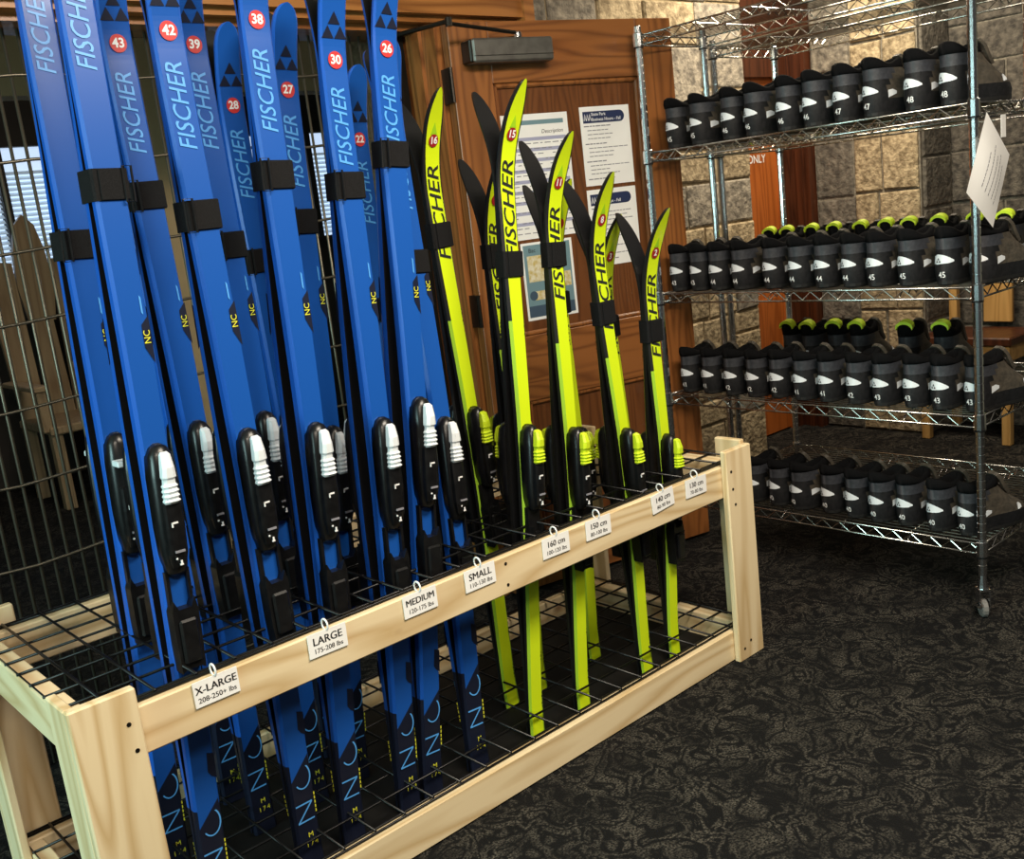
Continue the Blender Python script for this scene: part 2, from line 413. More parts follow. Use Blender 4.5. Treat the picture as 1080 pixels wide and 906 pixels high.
# wall with the doorways (faces the camera side, -y)
mb = MB(); mb.box(1.60, 3.56, 1.20, 1.42, 0, 2.66)
wb = obj('wall_back', mb, MORTAR_T, kind='structure')
stone_field(wb, [STONE_GREY, STONE_TAN, STONE_GREY], 2.03, 3.56, 1.90, 2.66, 1.20, .012, 'y', 3, .16, .26, .2, .4)
stone_field(wb, [STONE_TAN, STONE_TAN, STONE_GREY], 2.48, 3.56, 0, 1.90, 1.20, .012, 'y', 5, .17, .30, .2, .42)
# right wall, faces -x
mb = MB(); mb.box(4.20, 4.70, .70, 1.25, 0, 2.66); mb.box(4.50, 4.70, -3.0, .70, 0, 2.66)
wr = obj('wall_right', mb, MORTAR, kind='structure')
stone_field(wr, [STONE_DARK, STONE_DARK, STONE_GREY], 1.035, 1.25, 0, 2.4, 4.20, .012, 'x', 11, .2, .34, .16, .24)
stone_field(wr, [STONE_TAN], .70, 1.035, 0, 2.4, 4.20, .016, 'x', 12, .2, .36, .13, .24)  # lighter tan stones put a bright patch of light into the wall colour
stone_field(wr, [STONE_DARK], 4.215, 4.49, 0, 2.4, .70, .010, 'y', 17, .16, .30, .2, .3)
stone_field(wr, [STONE_SHADE], -.9, .699, 0, 2.4, 4.50, .012, 'x', 14, .16, .30, .2, .42)
# far walls of the room behind the grille
mb = MB()
mb.box(-2.0, 5.2, 5.0, 5.15, 0, 1.28); mb.box(-2.0, 5.2, 5.0, 5.15, 2.02, 2.66)
mb.box(-2.0, .35, 5.0, 5.15, 1.28, 2.02); mb.box(4.6, 5.2, 5.0, 5.15, 1.28, 2.02)
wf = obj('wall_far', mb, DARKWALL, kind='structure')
mb = MB(); mb.box(-2.0, 3.5, 2.5, 2.62, 1.94, 2.66); obj('trim_1', mb, TANWALL, kind='structure')     # tan lintel inside
mb = MB(); mb.box(1.22, 1.40, 2.36, 2.62, 0, 1.94); obj('trim_2', mb, TANWALL, kind='structure')       # tan post inside
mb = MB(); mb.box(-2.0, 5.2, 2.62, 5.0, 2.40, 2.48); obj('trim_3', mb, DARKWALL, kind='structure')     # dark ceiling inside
# far window with blinds
mb = MB(); mb.box(.35, 4.6, 5.06, 5.08, 1.28, 2.02); wn = obj('window_1', mb, SKYGLASS, kind='structure')
for i, x in enumerate((.35, 1.42, 2.48, 3.54, 4.56)):
    m = MB(); m.box(x, x+.045, 4.97, 5.05, 1.28, 2.02); obj('window_frame', m, DARKWALL, wn)
m = MB(); m.box(.35, 4.6, 4.93, 5.05, 1.24, 1.28); obj('window_sill', m, DARKWALL, wn)
m = MB()
for i in range(22):
    z = 1.30+i*.031
    if z > 1.86: break
    m.add([(.36, 5.0, z), (4.58, 5.0, z), (4.58, 5.03, z+.020), (.36, 5.03, z+.020)], [(0,1,2,3)])
    m.add([(.36, 5.0, z-.002), (4.58, 5.0, z-.002), (4.58, 5.03, z+.018), (.36, 5.03, z+.018)], [(3,2,1,0)])
sl = obj('blind_slats', m, BLIND, wn); sl['kind'] = 'stuff'

# timber frame of the grille opening: jamb and header
mb = MB(); mb.box(1.60, 1.78, .955, 1.20, 0, 1.905); jb = obj('trim_4', mb, DOORW['z'], kind='structure')
m = MB(); m.box(1.586, 1.60, 1.02, 1.06, 0, 1.905); obj('jamb_bead', m, DOORW['z'], jb)
mb = MB(); mb.box(-2.0, 1.99, .955, 1.20, 1.935, 2.66)
hd = obj('trim_5', mb, BEAM, kind='structure')
m = MB(); m.box(-2.0, 1.99, .985, 1.20, 1.915, 1.935); obj('header_bead', m, BEAM, hd)
m = MB(); m.box(-2.0, 1.60, 1.03, 1.20, 1.895, 1.915); obj('header_bead', m, DOORW['x'], hd)
m = MB(); m.box(1.99, 2.035, .945, 1.20, 1.905, 2.66); obj('header_end_casing', m, BEAM, hd)
# wall left of the opening keeps the side room closed
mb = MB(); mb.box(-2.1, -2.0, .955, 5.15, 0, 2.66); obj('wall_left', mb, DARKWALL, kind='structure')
mb = MB(); mb.box(5.1, 5.2, 1.25, 5.15, 0, 2.66); mb.box(4.40, 5.2, 1.25, 1.35, 0, 2.66); mb.box(3.56, 4.45, 1.45, 1.6, 0, 2.66)
obj('wall_front', mb, DARKWALL, kind='structure')

# orange door in its recess
d2 = thing('door_2', '', 'door'); del d2['label']; del d2['category']; d2['kind'] = 'structure'
m = MB(); m.box(3.56, 4.075, 1.40, 1.45, .01, 1.80); obj('door_leaf', m, ORANGE['z'], d2)
for (z0, z1) in ((.20, .72), (.88, 1.66)):
    m = MB(); m.bbox(3.70, 4.02, 1.392, 1.402, z0, z1, .006); obj('panel', m, ORANGE['z'], d2)
m = MB()
put_text(m, 'ONLY', .056, lambda a, b: (3.898+a, 1.3905, 1.412+b), align='CENTER', off=.0008)
obj('lettering', m, WHITE, d2)
m = MB(); m.box(3.56, 4.16, 1.36, 1.45, 1.80, 2.66); obj('door_frame', m, DARKW, d2)
m = MB(); m.box(4.075, 4.105, 1.385, 1.45, 0, 1.80); obj('door_frame', m, ORANGE['z'], d2)
m = MB(); m.box(4.105, 4.16, 1.375, 1.45, 0, 1.80); obj('door_frame', m, DARKW, d2)
# dark timber panelling in the corner
mb = MB(); mb.box(4.16, 4.26, 1.255, 1.45, 0, 2.3); tp = obj('trim_6', mb, DARKW, kind='structure')
m = MB(); m.box(4.148, 4.16, 1.30, 1.335, 0, 2.3); obj('panel_bead', m, DARKW, tp)
m = MB(); m.box(4.145, 4.16, 1.255, 1.275, 0, 2.3); obj('panel_bead', m, DARKW, tp)

# the open wooden door folded back to the right of the grille
DA = math.radians(-12)
DT = Matrix.Translation((1.613, .905, 0)) @ Matrix.Rotation(DA, 4, 'Z')
d1 = thing('door_1', '', 'door', mat=DT); del d1['label']; del d1['category']; d1['kind'] = 'structure'
DW, DH = .876, 1.90
for nme, a, b_, z0, z1, mt in (('stile', 0, .142, .014, DH, 'z'), ('stile', .722, DW, .014, DH, 'z'), ('rail', .142, .722, 1.712, DH, 'x'),
                              ('rail', .142, .722, .672, .892, 'x'), ('rail', .142, .722, .014, .20, 'x')):
    m = MB(); m.bbox(a, b_, 0, .044, z0, z1, .002); obj(nme, m, DOORW[mt], d1)
for z0, z1 in ((.892, 1.712), (.20, .672)):
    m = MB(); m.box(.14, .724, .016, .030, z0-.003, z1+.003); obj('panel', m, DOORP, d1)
    m = MB()
    for (x0, x1, a0, a1) in ((.142, .722, z0, z0+.016), (.142, .722, z1-.016, z1), (.142, .158, z0, z1), (.706, .722, z0, z1)):
        m.bbox(x0, x1, .004, .020, a0, a1, .005)
    obj('panel_moulding', m, DOORW['z'], d1)
m = MB(); m.bbox(.050, .345, -.062, .0, 1.768, 1.840, .006); cl = obj('door_closer', m, STEEL, d1)
m = MB(); m.box(.052, .343, -.0632, -.060, 1.7868, 1.7885); obj('closer_seam', m, DKMETAL, cl)
m = MB(); m.bbox(.040, .052, -.058, 0, 1.770, 1.838, .004); obj('end_cap', m, DKMETAL, cl)
m = MB(); m.lathe([(.013, 1.84), (.013, 1.858), (.008, 1.862)], 10, (.235, -.03, 0)); obj('pinion', m, CHROME, cl)
m = MB(); m.tube([(.235, -.03, 1.857), (-.055, -.12, 1.872)], .006, 6); obj('closer_arm', m, DKMETAL, cl)
m = MB(); m.tube([(-.055, -.12, 1.879), (-.16, .12, 1.878)], .007, 6)
m.lathe([(.011, 1.864), (.011, 1.888), (.006, 1.892)], 10, (-.055, -.12, 0)); obj('closer_arm', m, DKMETAL, cl)
for z in (1.66, .95, .24):
    m = MB(); m.box(-.014, -.002, -.002, .050, z, z+.105); m.lathe([(.006, z), (.006, z+.105)], 8, (-.008, -.006, 0)); obj('hinge', m, DKMETAL, d1)

# notices taped to the open door
def notice(name, label, x0, x1, z0, z1, fn):
    t = thing(name, label, 'notice', mat=DT @ Matrix.Translation(((x0+x1)/2, -.0006 if z1 > 1.75 else .0145, z0)))
    w, h = x1-x0, z1-z0
    m = MB(); m.box(-w/2, w/2, -.0012, 0, 0, h); obj('sheet', m, PAPER, t)
    fn(t, w, h); return t
Y1 = -.0018
def lines(m, x0, x1, z, t=.0032, mi=0): m.box(x0, x1, Y1, -.0011, z, z+t, mi)
def hdr(t, w, h, l1, l2, rows, seed):
    m = MB(); zt = h-.016; zb = h-.054; xr = w/2-.022; r = (zt-zb)/2
    poly = [(-w/2+.012, zb), (xr-r, zb)] + [(xr-r+r*math.cos(a), (zt+zb)/2+r*math.sin(a)) for a in [(-PI/2+PI*k/8) for k in range(1, 8)]] + [(xr-r, zt), (-w/2+.012, zt)]
    m.prism(poly, Y1, -.0011); obj('header_band', m, NAVY, t)
    m = MB()
    if l1: put_text(m, l1, .0145, lambda a, b: (-w/2+.046+a, Y1-.0005, h-.026+b), align='LEFT', bold=.0002)
    if l2: put_text(m, l2, .0145, lambda a, b: (-w/2+.046+a, Y1-.0005, h-.043+b), align='LEFT', bold=.0002)
    cx, cz = -w/2+.030, h-.046
    for dx in (-.010, 0, .010):
        m.add([(cx+dx-.006, Y1-.0005, cz), (cx+dx-.003, Y1-.0005, cz), (cx+dx, Y1-.0005, cz+.018), (cx+dx, Y1-.0005, cz+.023)], [(0,1,2,3)])
        m.add([(cx+dx+.006, Y1-.0005, cz), (cx+dx+.003, Y1-.0005, cz), (cx+dx, Y1-.0005, cz+.018), (cx+dx, Y1-.0005, cz+.023)], [(3,2,1,0)])
    obj('lettering', m, WHITE, t)
    rnd = random.Random(seed); m = MB(); z = h-.066
    for k in range(rows):
        head = k % 4 == 0
        x = -w/2+(.013 if head else .026); xe = x+rnd.uniform(.06, .10) if head else x+rnd.uniform(.05, .15)
        while x < min(xe, w/2-.02):
            l = rnd.uniform(.008, .022); lines(m, x, min(x+l, w/2-.018), z, .0036 if head else .0026); x += l+.003
        z -= .0135 if (k+1) % 4 else .018
        if z < .02: break
    obj('text_rows', m, GREYINK, t, kind='stuff')
notice('notice', 'letter sheet on the door with navy header reading Business Hours', .469, .675, 1.360, 1.622,
       lambda t, w, h: hdr(t, w, h, 'State Park', 'Business Hours - Fall', 18, 2))
notice('notice', 'letter sheet on the door with navy header reading Tips - Fall', .468, .674, 1.085, 1.347,
       lambda t, w, h: hdr(t, w, h, '', '         Tips - Fall', 18, 4))
def chart(t, w, h):
    m = MB(); m.box(-w/2+.012, w/2-.018, Y1, -.0011, h-.034, h-.020); obj('header_band', m, TEAL, t)
    m = MB(); put_text(m, 'Description', .018, lambda a, b: (w/2-.065+a, Y1, h-.058+b), shear=.25); obj('lettering', m, INK, t)
    m = MB(); z = h-.085
    while z > .02: m.box(-w/2+.012, w/2-.012, Y1+.0002, -.0011, z, z+.011); z -= .034
    obj('shaded_rows', m, LILAC, t, kind='stuff')
    rnd = random.Random(9); m = MB(); z = h-.095
    while z > .015:
        x = -w/2+.02
        while x < w/2-.03:
            l = rnd.uniform(.008, .03)
            if rnd.random() < .75: lines(m, x, min(x+l, w/2-.015), z, .0028)
            x += l+.008
        z -= .017
    obj('text_rows', m, GREYINK, t, kind='stuff')
notice('notice', 'tall chart sheet on the door with lilac rows under the heading Description', .157, .418, 1.210, 1.612, chart)
def mapp(t, w, h):
    m = MB(); m.box(-w/2+.008, w/2-.010, Y1, -.0011, .010, h-.008); obj('teal_ground', m, TEAL, t)
    m = MB(); m.box(-w/2+.008, w/2-.010, Y1-.0004, -.0011, .010, .048); obj('footer_band', m, SLATE, t)
    for q in ((-.082, -.012, .128, .215), (-.066, -.014, .066, .096), (.05, .085, .10, .15)):
        m = MB(); m.box(q[0], q[1], Y1-.0004, -.0011, q[2], q[3]); obj('map_picture', m, MAPY, t)
    m = MB(); m.lathe([(.016, Y1-.0005), (.016, -.0011)], 14, (-.070, 0, .082), axis='y'); obj('round_badge', m, SLATE, t)
    m = MB(); lines(m, -.03, .04, .026, .004); put_text(m, 'Bac', .02, lambda a, b: (-.06+a, Y1-.0006, .232+b)); obj('lettering', m, INK, t)
notice('notice', 'teal trail map poster low on the door panel, yellow pictures on it', .182, .385, .940, 1.199, mapp)

# folding security grille in the opening
gr = thing('security_grille', 'bronze rod security grille closing the wide opening behind the blue skis', 'grille', (0, 1.12, 0))
x = -1.6
vr = MB(); vr.tube([(0, 0, .01), (0, 0, 1.895)], .0045, 6); vm = fixn(vr.mesh('rod', GRILLEM, True))
while x < 1.56:
    link('rod', vm, gr, (x, 0, 0)); x += .0365
hr = MB(); hr.tube([(-1.62+.1*i, -.006+.004*math.sin(i*1.7), .006*math.sin(i*1.3)) for i in range(33)], .0042, 6); hm = fixn(hr.mesh('cross_rod', GRILLEM, True))
for z in (.12, .34, .56, .775, .965, 1.18, 1.355, 1.575, 1.78):
    link('cross_rod', hm, gr, (0, 0, z))
m = MB(); m.box(1.555, 1.585, -.02, .02, 0, 1.895); obj('end_post', m, DKMETAL, gr)
m = MB(); m.box(1.49, 1.515, -.03, .0, .0, 1.83); obj('lock_post', m, DKMETAL, gr)

# wooden high-backed chair in the side room
wc = thing('wooden_chair', 'dark wooden high-backed chair with a pointed rounded back behind the grille', 'chair', (1.36, 4.25, 0))
pk = [(-.07, 1.0), (.07, 1.0), (.10, 1.2), (.085, 1.40), (.055, 1.54), (0, 1.60), (-.055, 1.54), (-.085, 1.40), (-.10, 1.2)]
m = MB(); m.prism(pk, .25, .28); obj('center_slat', m, CHAIRW, wc)
for s in (-1, 1):
    m = MB(); m.prism([(s*.085, .45), (s*.22, .45), (s*.26, 1.20), (s*.20, 1.36), (s*.105, 1.34)], .25, .28); obj('back_slat', m, CHAIRW, wc)
    for y in (-.2, .25):
        m = MB(); m.bbox(s*.2-.03, s*.2+.03, y-.03, y+.03, 0, .44, .004); obj('leg', m, CHAIRW, wc)
    m = MB(); m.bbox(s*.24-.04, s*.24+.04, -.26, .3, .66, .69, .006); obj('armrest', m, CHAIRW, wc)
    m = MB(); m.bbox(s*.24-.025, s*.24+.025, -.24, -.18, .44, .66, .004); obj('arm_post', m, CHAIRW, wc)
m = MB(); m.prism([(-.075, .45), (.075, .45), (.055, 1.0), (-.055, 1.0)], .25, .28); obj('back_slat', m, CHAIRW, wc)
m = MB(); m.bbox(-.24, .24, -.27, .28, .42, .465, .008); obj('seat', m, CHAIRW, wc)

# ================================================================== SKI RACK
rk = thing('ski_rack', 'pine lumber ski rack with two black wire grids holding upright skis', 'rack', (0, 0, 0))
def board(x0, x1, y0, y1, z0, z1, ax, name, b=.003):
    m = MB(); m.bbox(0, x1-x0, 0, y1-y0, 0, z1-z0, b); return obj(name, m, PINE[ax], rk, (x0, y0, z0))
XL, XR, YB = -.117, 1.745, .655
screws = []
for x0, x1 in ((XL, -.003), (XR-.114, XR)):
    board(x0, x1, -.020, 0, 0, .614, 'z', 'front_post_board')
    board(x0, x1, YB, YB+.020, 0, .614, 'z', 'back_post_board')
for x0, x1 in ((XL, XL+.019), (XR-.019, XR)):
    board(x0, x1, .0005, .089, 0, .612 if x0 < 0 else .624, 'z', 'side_post_board')
    board(x0, x1, YB-.089, YB-.0005, 0, .614, 'z', 'side_post_board')
board(XL+.020, XR-.020, .0005, .038, .481, .570, 'x', 'front_rail')
board(XL+.020, XR-.020, .0005, .038, .003, .091, 'x', 'front_rail')
board(XL+.020, XR-.020, YB-.038, YB-.0005, .481, .570, 'x', 'back_rail')
board(XL+.020, XR-.020, YB-.038, YB-.0005, .003, .091, 'x', 'back_rail')
for x0, x1 in ((XL+.020, XL+.058), (XR-.058, XR-.020)):
    board(x0, x1, .0385, YB-.0385, .481, .570, 'y', 'end_rail')
    board(x0, x1, .0385, YB-.0385, .003, .091, 'y', 'end_rail')
m = MB(); m.box(XL+.060, XR-.060, .040, YB-.040, .006, .0205); obj('base_board', m, PLYB, rk)
m = MB()
for (x, z) in ((-.025, .555), (-.020, .505), (XR-.095, .555), (XR-.092, .505), (XR-.085, .46), (XR-.06, .05), (XR-.09, .035)):
    m = MB(); m.lathe([(.0042, -.0209), (.0042, -.0195)], 8, (x, 0, z), axis='y'); obj('screw_head', m, DKMETAL, rk)
for (x, z) in ((.842, .552), (.842, .502)):
    m = MB(); m.lathe([(.0040, -.0004), (.0040, .002)], 8, (x, 0, z), axis='y'); obj('screw_head', m, DKMETAL, rk)
# wire grids
gx = [.042+.0762*k for k in range(-1, 23)]; gy = [.030+.0762*k for k in range(9)]
wx = MB(); wx.tube([(-.097, 0, 0), (gx[-1]+.012, 0, 0)], .0029, 6); wxm = fixn(wx.mesh('wire', BLACKW, True))
wy = MB(); wy.tube([(0, gy[0]-.012, 0), (0, gy[-1]+.008, 0)], .0029, 6); wym = fixn(wy.mesh('wire', BLACKW, True))
for zg in (.574, .095):
    m = MB(); y0, y1, x0, x1 = .016, .650, -.0935, gx[-1]+.014
    m.tube([(x0, y0, zg), (x1, y0, zg), (x1, y1, zg), (x0, y1, zg)], .0032, 6, closed=True)
    g = obj('wire_grid', m, BLACKW, rk, smooth=True)
    for y in gy: link('wire', wxm, g, (0, y, zg))
    for x in gx: link('wire', wym, g, (x, 0, zg+.004))

# size cards hung on white rings
cards = [('X-LARGE', '208-250+ lbs', .141, 0), ('LARGE', '175-208 lbs', .375, 1), ('MEDIUM', '120-175 lbs', .600, 0), ('SMALL', '110-130 lbs', .764, 0),
         ('160 cm', '100-120 lbs', .997, 1), ('150 cm', '80-100 lbs', 1.141, 1), ('140 cm', '80-90 lbs', 1.380, -5), ('130 cm', '70-80 lbs', 1.519, 1)]
for a, b_, x, rot in cards:
    t = thing('size_card', 'white size card reading %s %s hung on the upper front rail' % (a, b_), 'card', group='size cards along the rack rail',
              mat=Matrix.Translation((x, -.0022, .572)) @ Matrix.Rotation(math.radians(rot), 4, 'Y'))
    m = MB(); m.box(-.043, .043, -.0012, .0008, -.048, 0); obj('card', m, PAPER, t)
    m = MB()
    for d in (-.00045, 0, .00045):
        put_text(m, a, .0222 if len(a) < 6 else .0198, lambda u, v: (u+d, -.0016-abs(d)*.3-d*.1, -.0175+v))
    for d in (-.0002, .0002):
        put_text(m, b_, .0140, lambda u, v: (u+d, -.0016-d*.1, -.0365+v))
    obj('lettering', m, INK, t)
    m = MB(); m.tube([(.002, .006+.011*math.cos(a_), +.0075+.011*math.sin(a_)) for a_ in [2*PI*k/14 for k in range(14)]], .0020, 6, closed=True)
    obj('ring', m, WHITE, t, smooth=True)

# ================================================================== SKIS
BLUE = dict(w_tail=.027, w_mid=.0255, w_tip=.030, t_mid=.026, t_end=.010, camber=.020, tipl=.20, curl=.040, blunt=.055)
YELL = dict(w_tail=.0235, w_mid=.0215, w_tip=.0265, t_mid=.018, t_end=.008, camber=.012, tipl=.24, curl=.085, blunt=.095)
def ski_fn(L, K):
    z1, z2 = .10, L-K['tipl']-.10
    def g(z):
        c = K['camber']*math.sin(PI*min(max((z-z1)/(z2-z1), 0), 1))**1.4
        if z > L-K['tipl']: c += K['curl']*((z-L+K['tipl'])/K['tipl'])**1.9
        if z < z1: c += .004*((z1-z)/z1)**2
        return c
    def t(z):
        u = z/L; return K['t_end']+(K['t_mid']-K['t_end'])*max(0, 1-(2*abs(u-.46)/.92)**2.2)
    def w(z):
        u = z/L
        a = K['w_mid']+(K['w_tail']-K['w_mid'])*max(0, 1-u/.45)**1.5 if u < .45 else K['w_mid']+(K['w_tip']-K['w_mid'])*min(1, (u-.45)/.40)**1.3
        e = L-z
        if e < K['blunt']: a *= (1-(1-max(e, 0)/K['blunt'])**(2.6 if K is BLUE else 2.2))**(.5 if K is BLUE else .56)
        return max(a, .0018)
    return g, t, w
_sm = {}
def ski_meshes(L, kind, bt):
    key = (L, kind, bt)
    if key in _sm: return _sm[key]
    K = BLUE if kind == 'b' else YELL
    g, t, w = ski_fn(L, K)
    top = lambda z: -(g(z)+t(z))
    zs = [0, .006] + [L*.0125*k for k in range(1, 80)]
    zs = [z for z in zs if z < L-K['tipl']] + [L-K['tipl']*(1-k/22) for k in range(0, 22)] + [L-K['blunt']*f for f in (.25, .15, .08, .04, .015, .004)]
    zs = sorted(set(round(z, 4) for z in zs))
    R = []
    for z in zs:
        W_, G, T_ = w(z), g(z), t(z); bv = min(.0045 if kind == 'b' else .006, W_*.35)
        R.append([(-W_, -G, z), (W_, -G, z), (W_, -G-T_*.22, z), (W_, -G-T_*.62, z), (W_-bv, -G-T_, z), (-W_+bv, -G-T_, z), (-W_, -G-T_*.62, z), (-W_, -G-T_*.22, z)])
    m = MB(); n = 8; vs = [p for r in R for p in r]; m.v = vs
    sect = [0, 1, 2, 2, 3, 2, 2, 1]   # base, steel-black strip, sidewall, bevel, top ...
    for i in range(len(R)-1):
        zc = (zs[i]+zs[i+1])/2
        for k in range(n):
            m.f.append((i*n+k, i*n+(k+1) % n, (i+1)*n+(k+1) % n, (i+1)*n+k))
            mi = sect[k]
            if kind == 'y' and (k in (2, 6) or (mi == 2 and zc > .66*L)):
                mi = 1
            m.m.append(mi)
    m.f.append(tuple(range(n))); m.m.append(0); m.f.append(tuple((len(R)-1)*n+k for k in reversed(range(n)))); m.m.append(3)
    if kind == 'b': mats = [BLACKB, BLUE_SIDE, BLUE_SIDE, BLUE_TOP]
    else: mats = [BLACKB, BLK_SIDE, YEL_SIDE, YEL_TOP]
    P = {'ski_body': fixn(m.mesh('ski_body', mats))}
    ey = .0014
    # --- prints
    if kind == 'b':
        m = MB(); zl = L-.215-.170
        put_text(m, 'FISCHER', .046, lambda a, b: (-.001-b, top(zl+.085+a)-ey, zl+.085+a), shear=.25, sx=.90, bold=.0002)
        P['lettering'] = (m.mesh('lettering', SKYTXT))
        m = MB(); zc = L-.118
        for (cx, cz, s) in ((0, zc+.026, .019), (-.0145, zc, .019), (.0145, zc, .019)):
            pts = [(cx-s*.72, cz-s*.62), (cx+s*.72, cz-s*.62), (cx, cz+s*.62)]
            m.add([(x, top(z)-ey, z) for x, z in pts], [(0, 1, 2)])
        P['triangle_emblem'] = m.mesh('triangle_emblem', NAVYP)
        m = MB()
        put_text(m, 'N', .075, lambda a, b: (.001-b*.80, top(.135)-ey, .130+a*.95), off=-.0016)
        P['lettering#'] = m.mesh('lettering', SKYTXT)
        m = MB(); n = 22; vs = []
        for k in range(n+1):               # the C of NC, cut short by the diagonal
            a = math.radians(-142+222*k/n)
            for rr_ in (0, .0030): vs.append((.0020+(.0185+rr_-.0015)*math.cos(a), top(.21)-ey, .2125+(.0270+rr_-.0015)*math.sin(a)))
        m.add(vs, [(2*k, 2*k+1, 2*k+3, 2*k+2) for k in range(n)])
        P['lettering#####'] = m.mesh('lettering', SKYTXT)
        m = MB(); pw = w(1.15)
        poly = [(pw-.002, 1.19), (pw-.016, 1.175), (pw-.016, 1.135), (pw-.002, 1.105)]
        m.add([(x, top(z)-ey, z) for x, z in poly], [(3, 2, 1, 0)])
        P['navy_patch'] = m.mesh('navy_patch', NAVYP); m = MB()
        poly = [(w(.35)-.002, .352), (.010, .358), (.008, .318), (.014, .308), (w(.3)-.002, .300)]
        m.add([(x, top(z)-ey, z) for x, z in poly], [(4, 3, 2, 1, 0)])
        P['navy_patch#'] = m.mesh('navy_patch', NAVYP)
        m = MB(); put_text(m, 'NC', .0165, lambda a, b: (w(1.15)-.0095-b, top(1.15)-2*ey, 1.153+a)); P['lettering##'] = m.mesh('lettering', YELP)
        m = MB(); put_text(m, 'M', .016, lambda a, b: (.004+a, top(.07)-ey, .075+b)); P['lettering####'] = m.mesh('lettering', YELP); m = MB(); put_text(m, '174', .016, lambda a, b: (.004+a, top(.06)-ey, .055+b), sp=1.3)
        P['lettering###'] = m.mesh('lettering', YELP)
        m = MB()
        for k in range(5): m.add([(x, top(z)-ey, z) for x, z in ((.0225, .12+.010*k), (.025, .12+.010*k), (.025, .127+.010*k), (.0225, .127+.010*k))], [(0, 1, 2, 3)])
        P['small_print'] = m.mesh('small_print', YELP)
        m = MB(); m.add([(x, top(z)-ey, z) for x, z in ((w(1.2)-.013, 1.196), (w(1.2)-.010, 1.192), (w(1.2)-.010, 1.222), (w(1.2)-.013, 1.226))], [(0, 1, 2, 3)])
        P['tick_mark'] = m.mesh('tick_mark', SKYTXT)
    else:
        m = MB(); zl = L-.155-.245
        put_text(m, 'FISCHER', .056, lambda a, b: (.001-b*.82, top(zl+.12+a)-ey, zl+.12+a), shear=.25, sx=1.08, bold=.0005)
        P['lettering'] = m.mesh('lettering', INK)
        m = MB(); zc = L-.086
        m.add([(x, top(z)-ey, z) for x, z in ((-.009, zc-.012), (.009, zc-.012), (0, zc+.014))], [(0, 1, 2)])
        P['triangle_emblem'] = m.mesh('triangle_emblem', GREENP)
        m = MB()
        for (z0, l) in ((.20, .035), (bt+.20, .05), (.075, .045)):
            for k in range(int(l/.009)):
                z = z0+.009*k; xx = w(z)-.0052
                m.add([(xx-.0012-.001*(k % 2), top(z)-ey, z), (xx, top(z)-ey, z), (xx, top(z)-ey, z+.0062), (xx-.0012-.001*(k % 2), top(z)-ey, z+.0062)], [(0, 1, 2, 3)])
        P['small_print'] = m.mesh('small_print', INK)
    # --- binding
    TL = .427 if kind == 'b' else .365
    s = TL/.427
    Z = lambda q: bt-(q*s)                       # q = distance below the binding's top
    def slab(name, st, mat, base=0.0, n=9, smooth=False):
        m = MB(); rr = []
        for q, hw, h in st:
            z = Z(q); y0 = top(z)-base+(.004 if base == 0 else -.004-so); h = h+(.010+so if base == 0 else 0)
            rr.append([(hw*math.cos(PI*k/(n-1)) if 0 < k < n-1 else (hw if k == 0 else -hw), y0-(h*(math.sin(PI*k/(n-1))**.45)), z) for k in range(n)])
        m.loft(rr); return fixn(m.mesh(name, mat, smooth))
    ww = 1.0 if kind == 'b' else .82; so = .003 if kind == 'b' else .009
    P['toe_plate'] = slab('toe_plate', [(0, .005*ww, .004), (.006, .015*ww, .012), (.020, .0225*ww, .018), (.06, .026*ww, .022), (.15, .0265*ww, .020), (.20, .0245*ww, .018), (.235, .020*ww, .014), (.243, .015*ww, .008)], BLACKP, smooth=True)
    P['toe_piece'] = slab('toe_piece', [(.100, .012*ww, .004), (.106, .018*ww, .014), (.15, .019*ww, .016), (.20, .018*ww, .013), (.225, .013*ww, .006)], BLACKP, base=.016)
    # lever: tapering, waisted, ridged thumb pad
    m = MB(); rr = []
    for q, hw, h in ((.013, .006, .004), (.018, .009, .012), (.040, .011, .018), (.058, .0125, .017), (.062, .0105, .013), (.070, .011, .012), (.074, .0135, .017), (.079, .0115, .013), (.083, .0140, .018), (.088, .0118, .013), (.092, .0142, .018), (.097, .0120, .013), (.101, .0145, .018), (.106, .0125, .012)):
        z = Z(q*1.0); y0 = top(z)-.025-so
        rr.append([(hw, y0, z), (hw, y0-h*.7, z), (hw*.5, y0-h, z), (-hw*.5, y0-h, z), (-hw, y0-h*.7, z), (-hw, y0, z)])
    m.loft(rr); P['lever'] = fixn(m.mesh('lever', LEVER_W if kind == 'b' else LEVER_Y))
    for sx in (-1, 1):
        m = MB(); q0, q1 = .235, .325; hw = .003 if kind == 'b' else .010
        m.box(sx*(.0225*ww-hw)-hw, sx*(.0225*ww-hw)+hw, top(Z(.28))-.010, top(Z(.28))+.004, Z(q1), Z(q0))
        P['binding_rail'+('' if sx < 0 else '#')] = fixn(m.mesh('binding_rail', BLACKP))
    m = MB(); yb = top(Z(.36))-so*.6
    poly = [(-.0225*ww, Z(.427)), (-.014*ww, Z(.421)), (.014*ww, Z(.421)), (.0225*ww, Z(.427)), (.024*ww, Z(.38)), (.0245*ww, Z(.31)), (.020*ww, Z(.288)), (.012*ww, Z(.306)), (-.012*ww, Z(.306)), (-.020*ww, Z(.288)), (-.0245*ww, Z(.31)), (-.024*ww, Z(.38))]
    m.prism(poly, yb-.022, yb+.008); m.bbox(-.017*ww, .017*ww, yb-.030, yb-.021, Z(.41), Z(.325), .004)
    P['heel_plate'] = fixn(m.mesh('heel_plate', BLACKP))
    m = MB(); zq = Z(.142); yy = top(zq)-.0373-so
    m.box(-.009, .003, yy, yy+.002, zq, zq+.003); m.box(-.009, -.0065, yy, yy+.002, zq-.006, zq+.003)
    zq = Z(.196); m.box(-.009, .009, yy+.002, yy+.004, zq, zq+.004, 1)
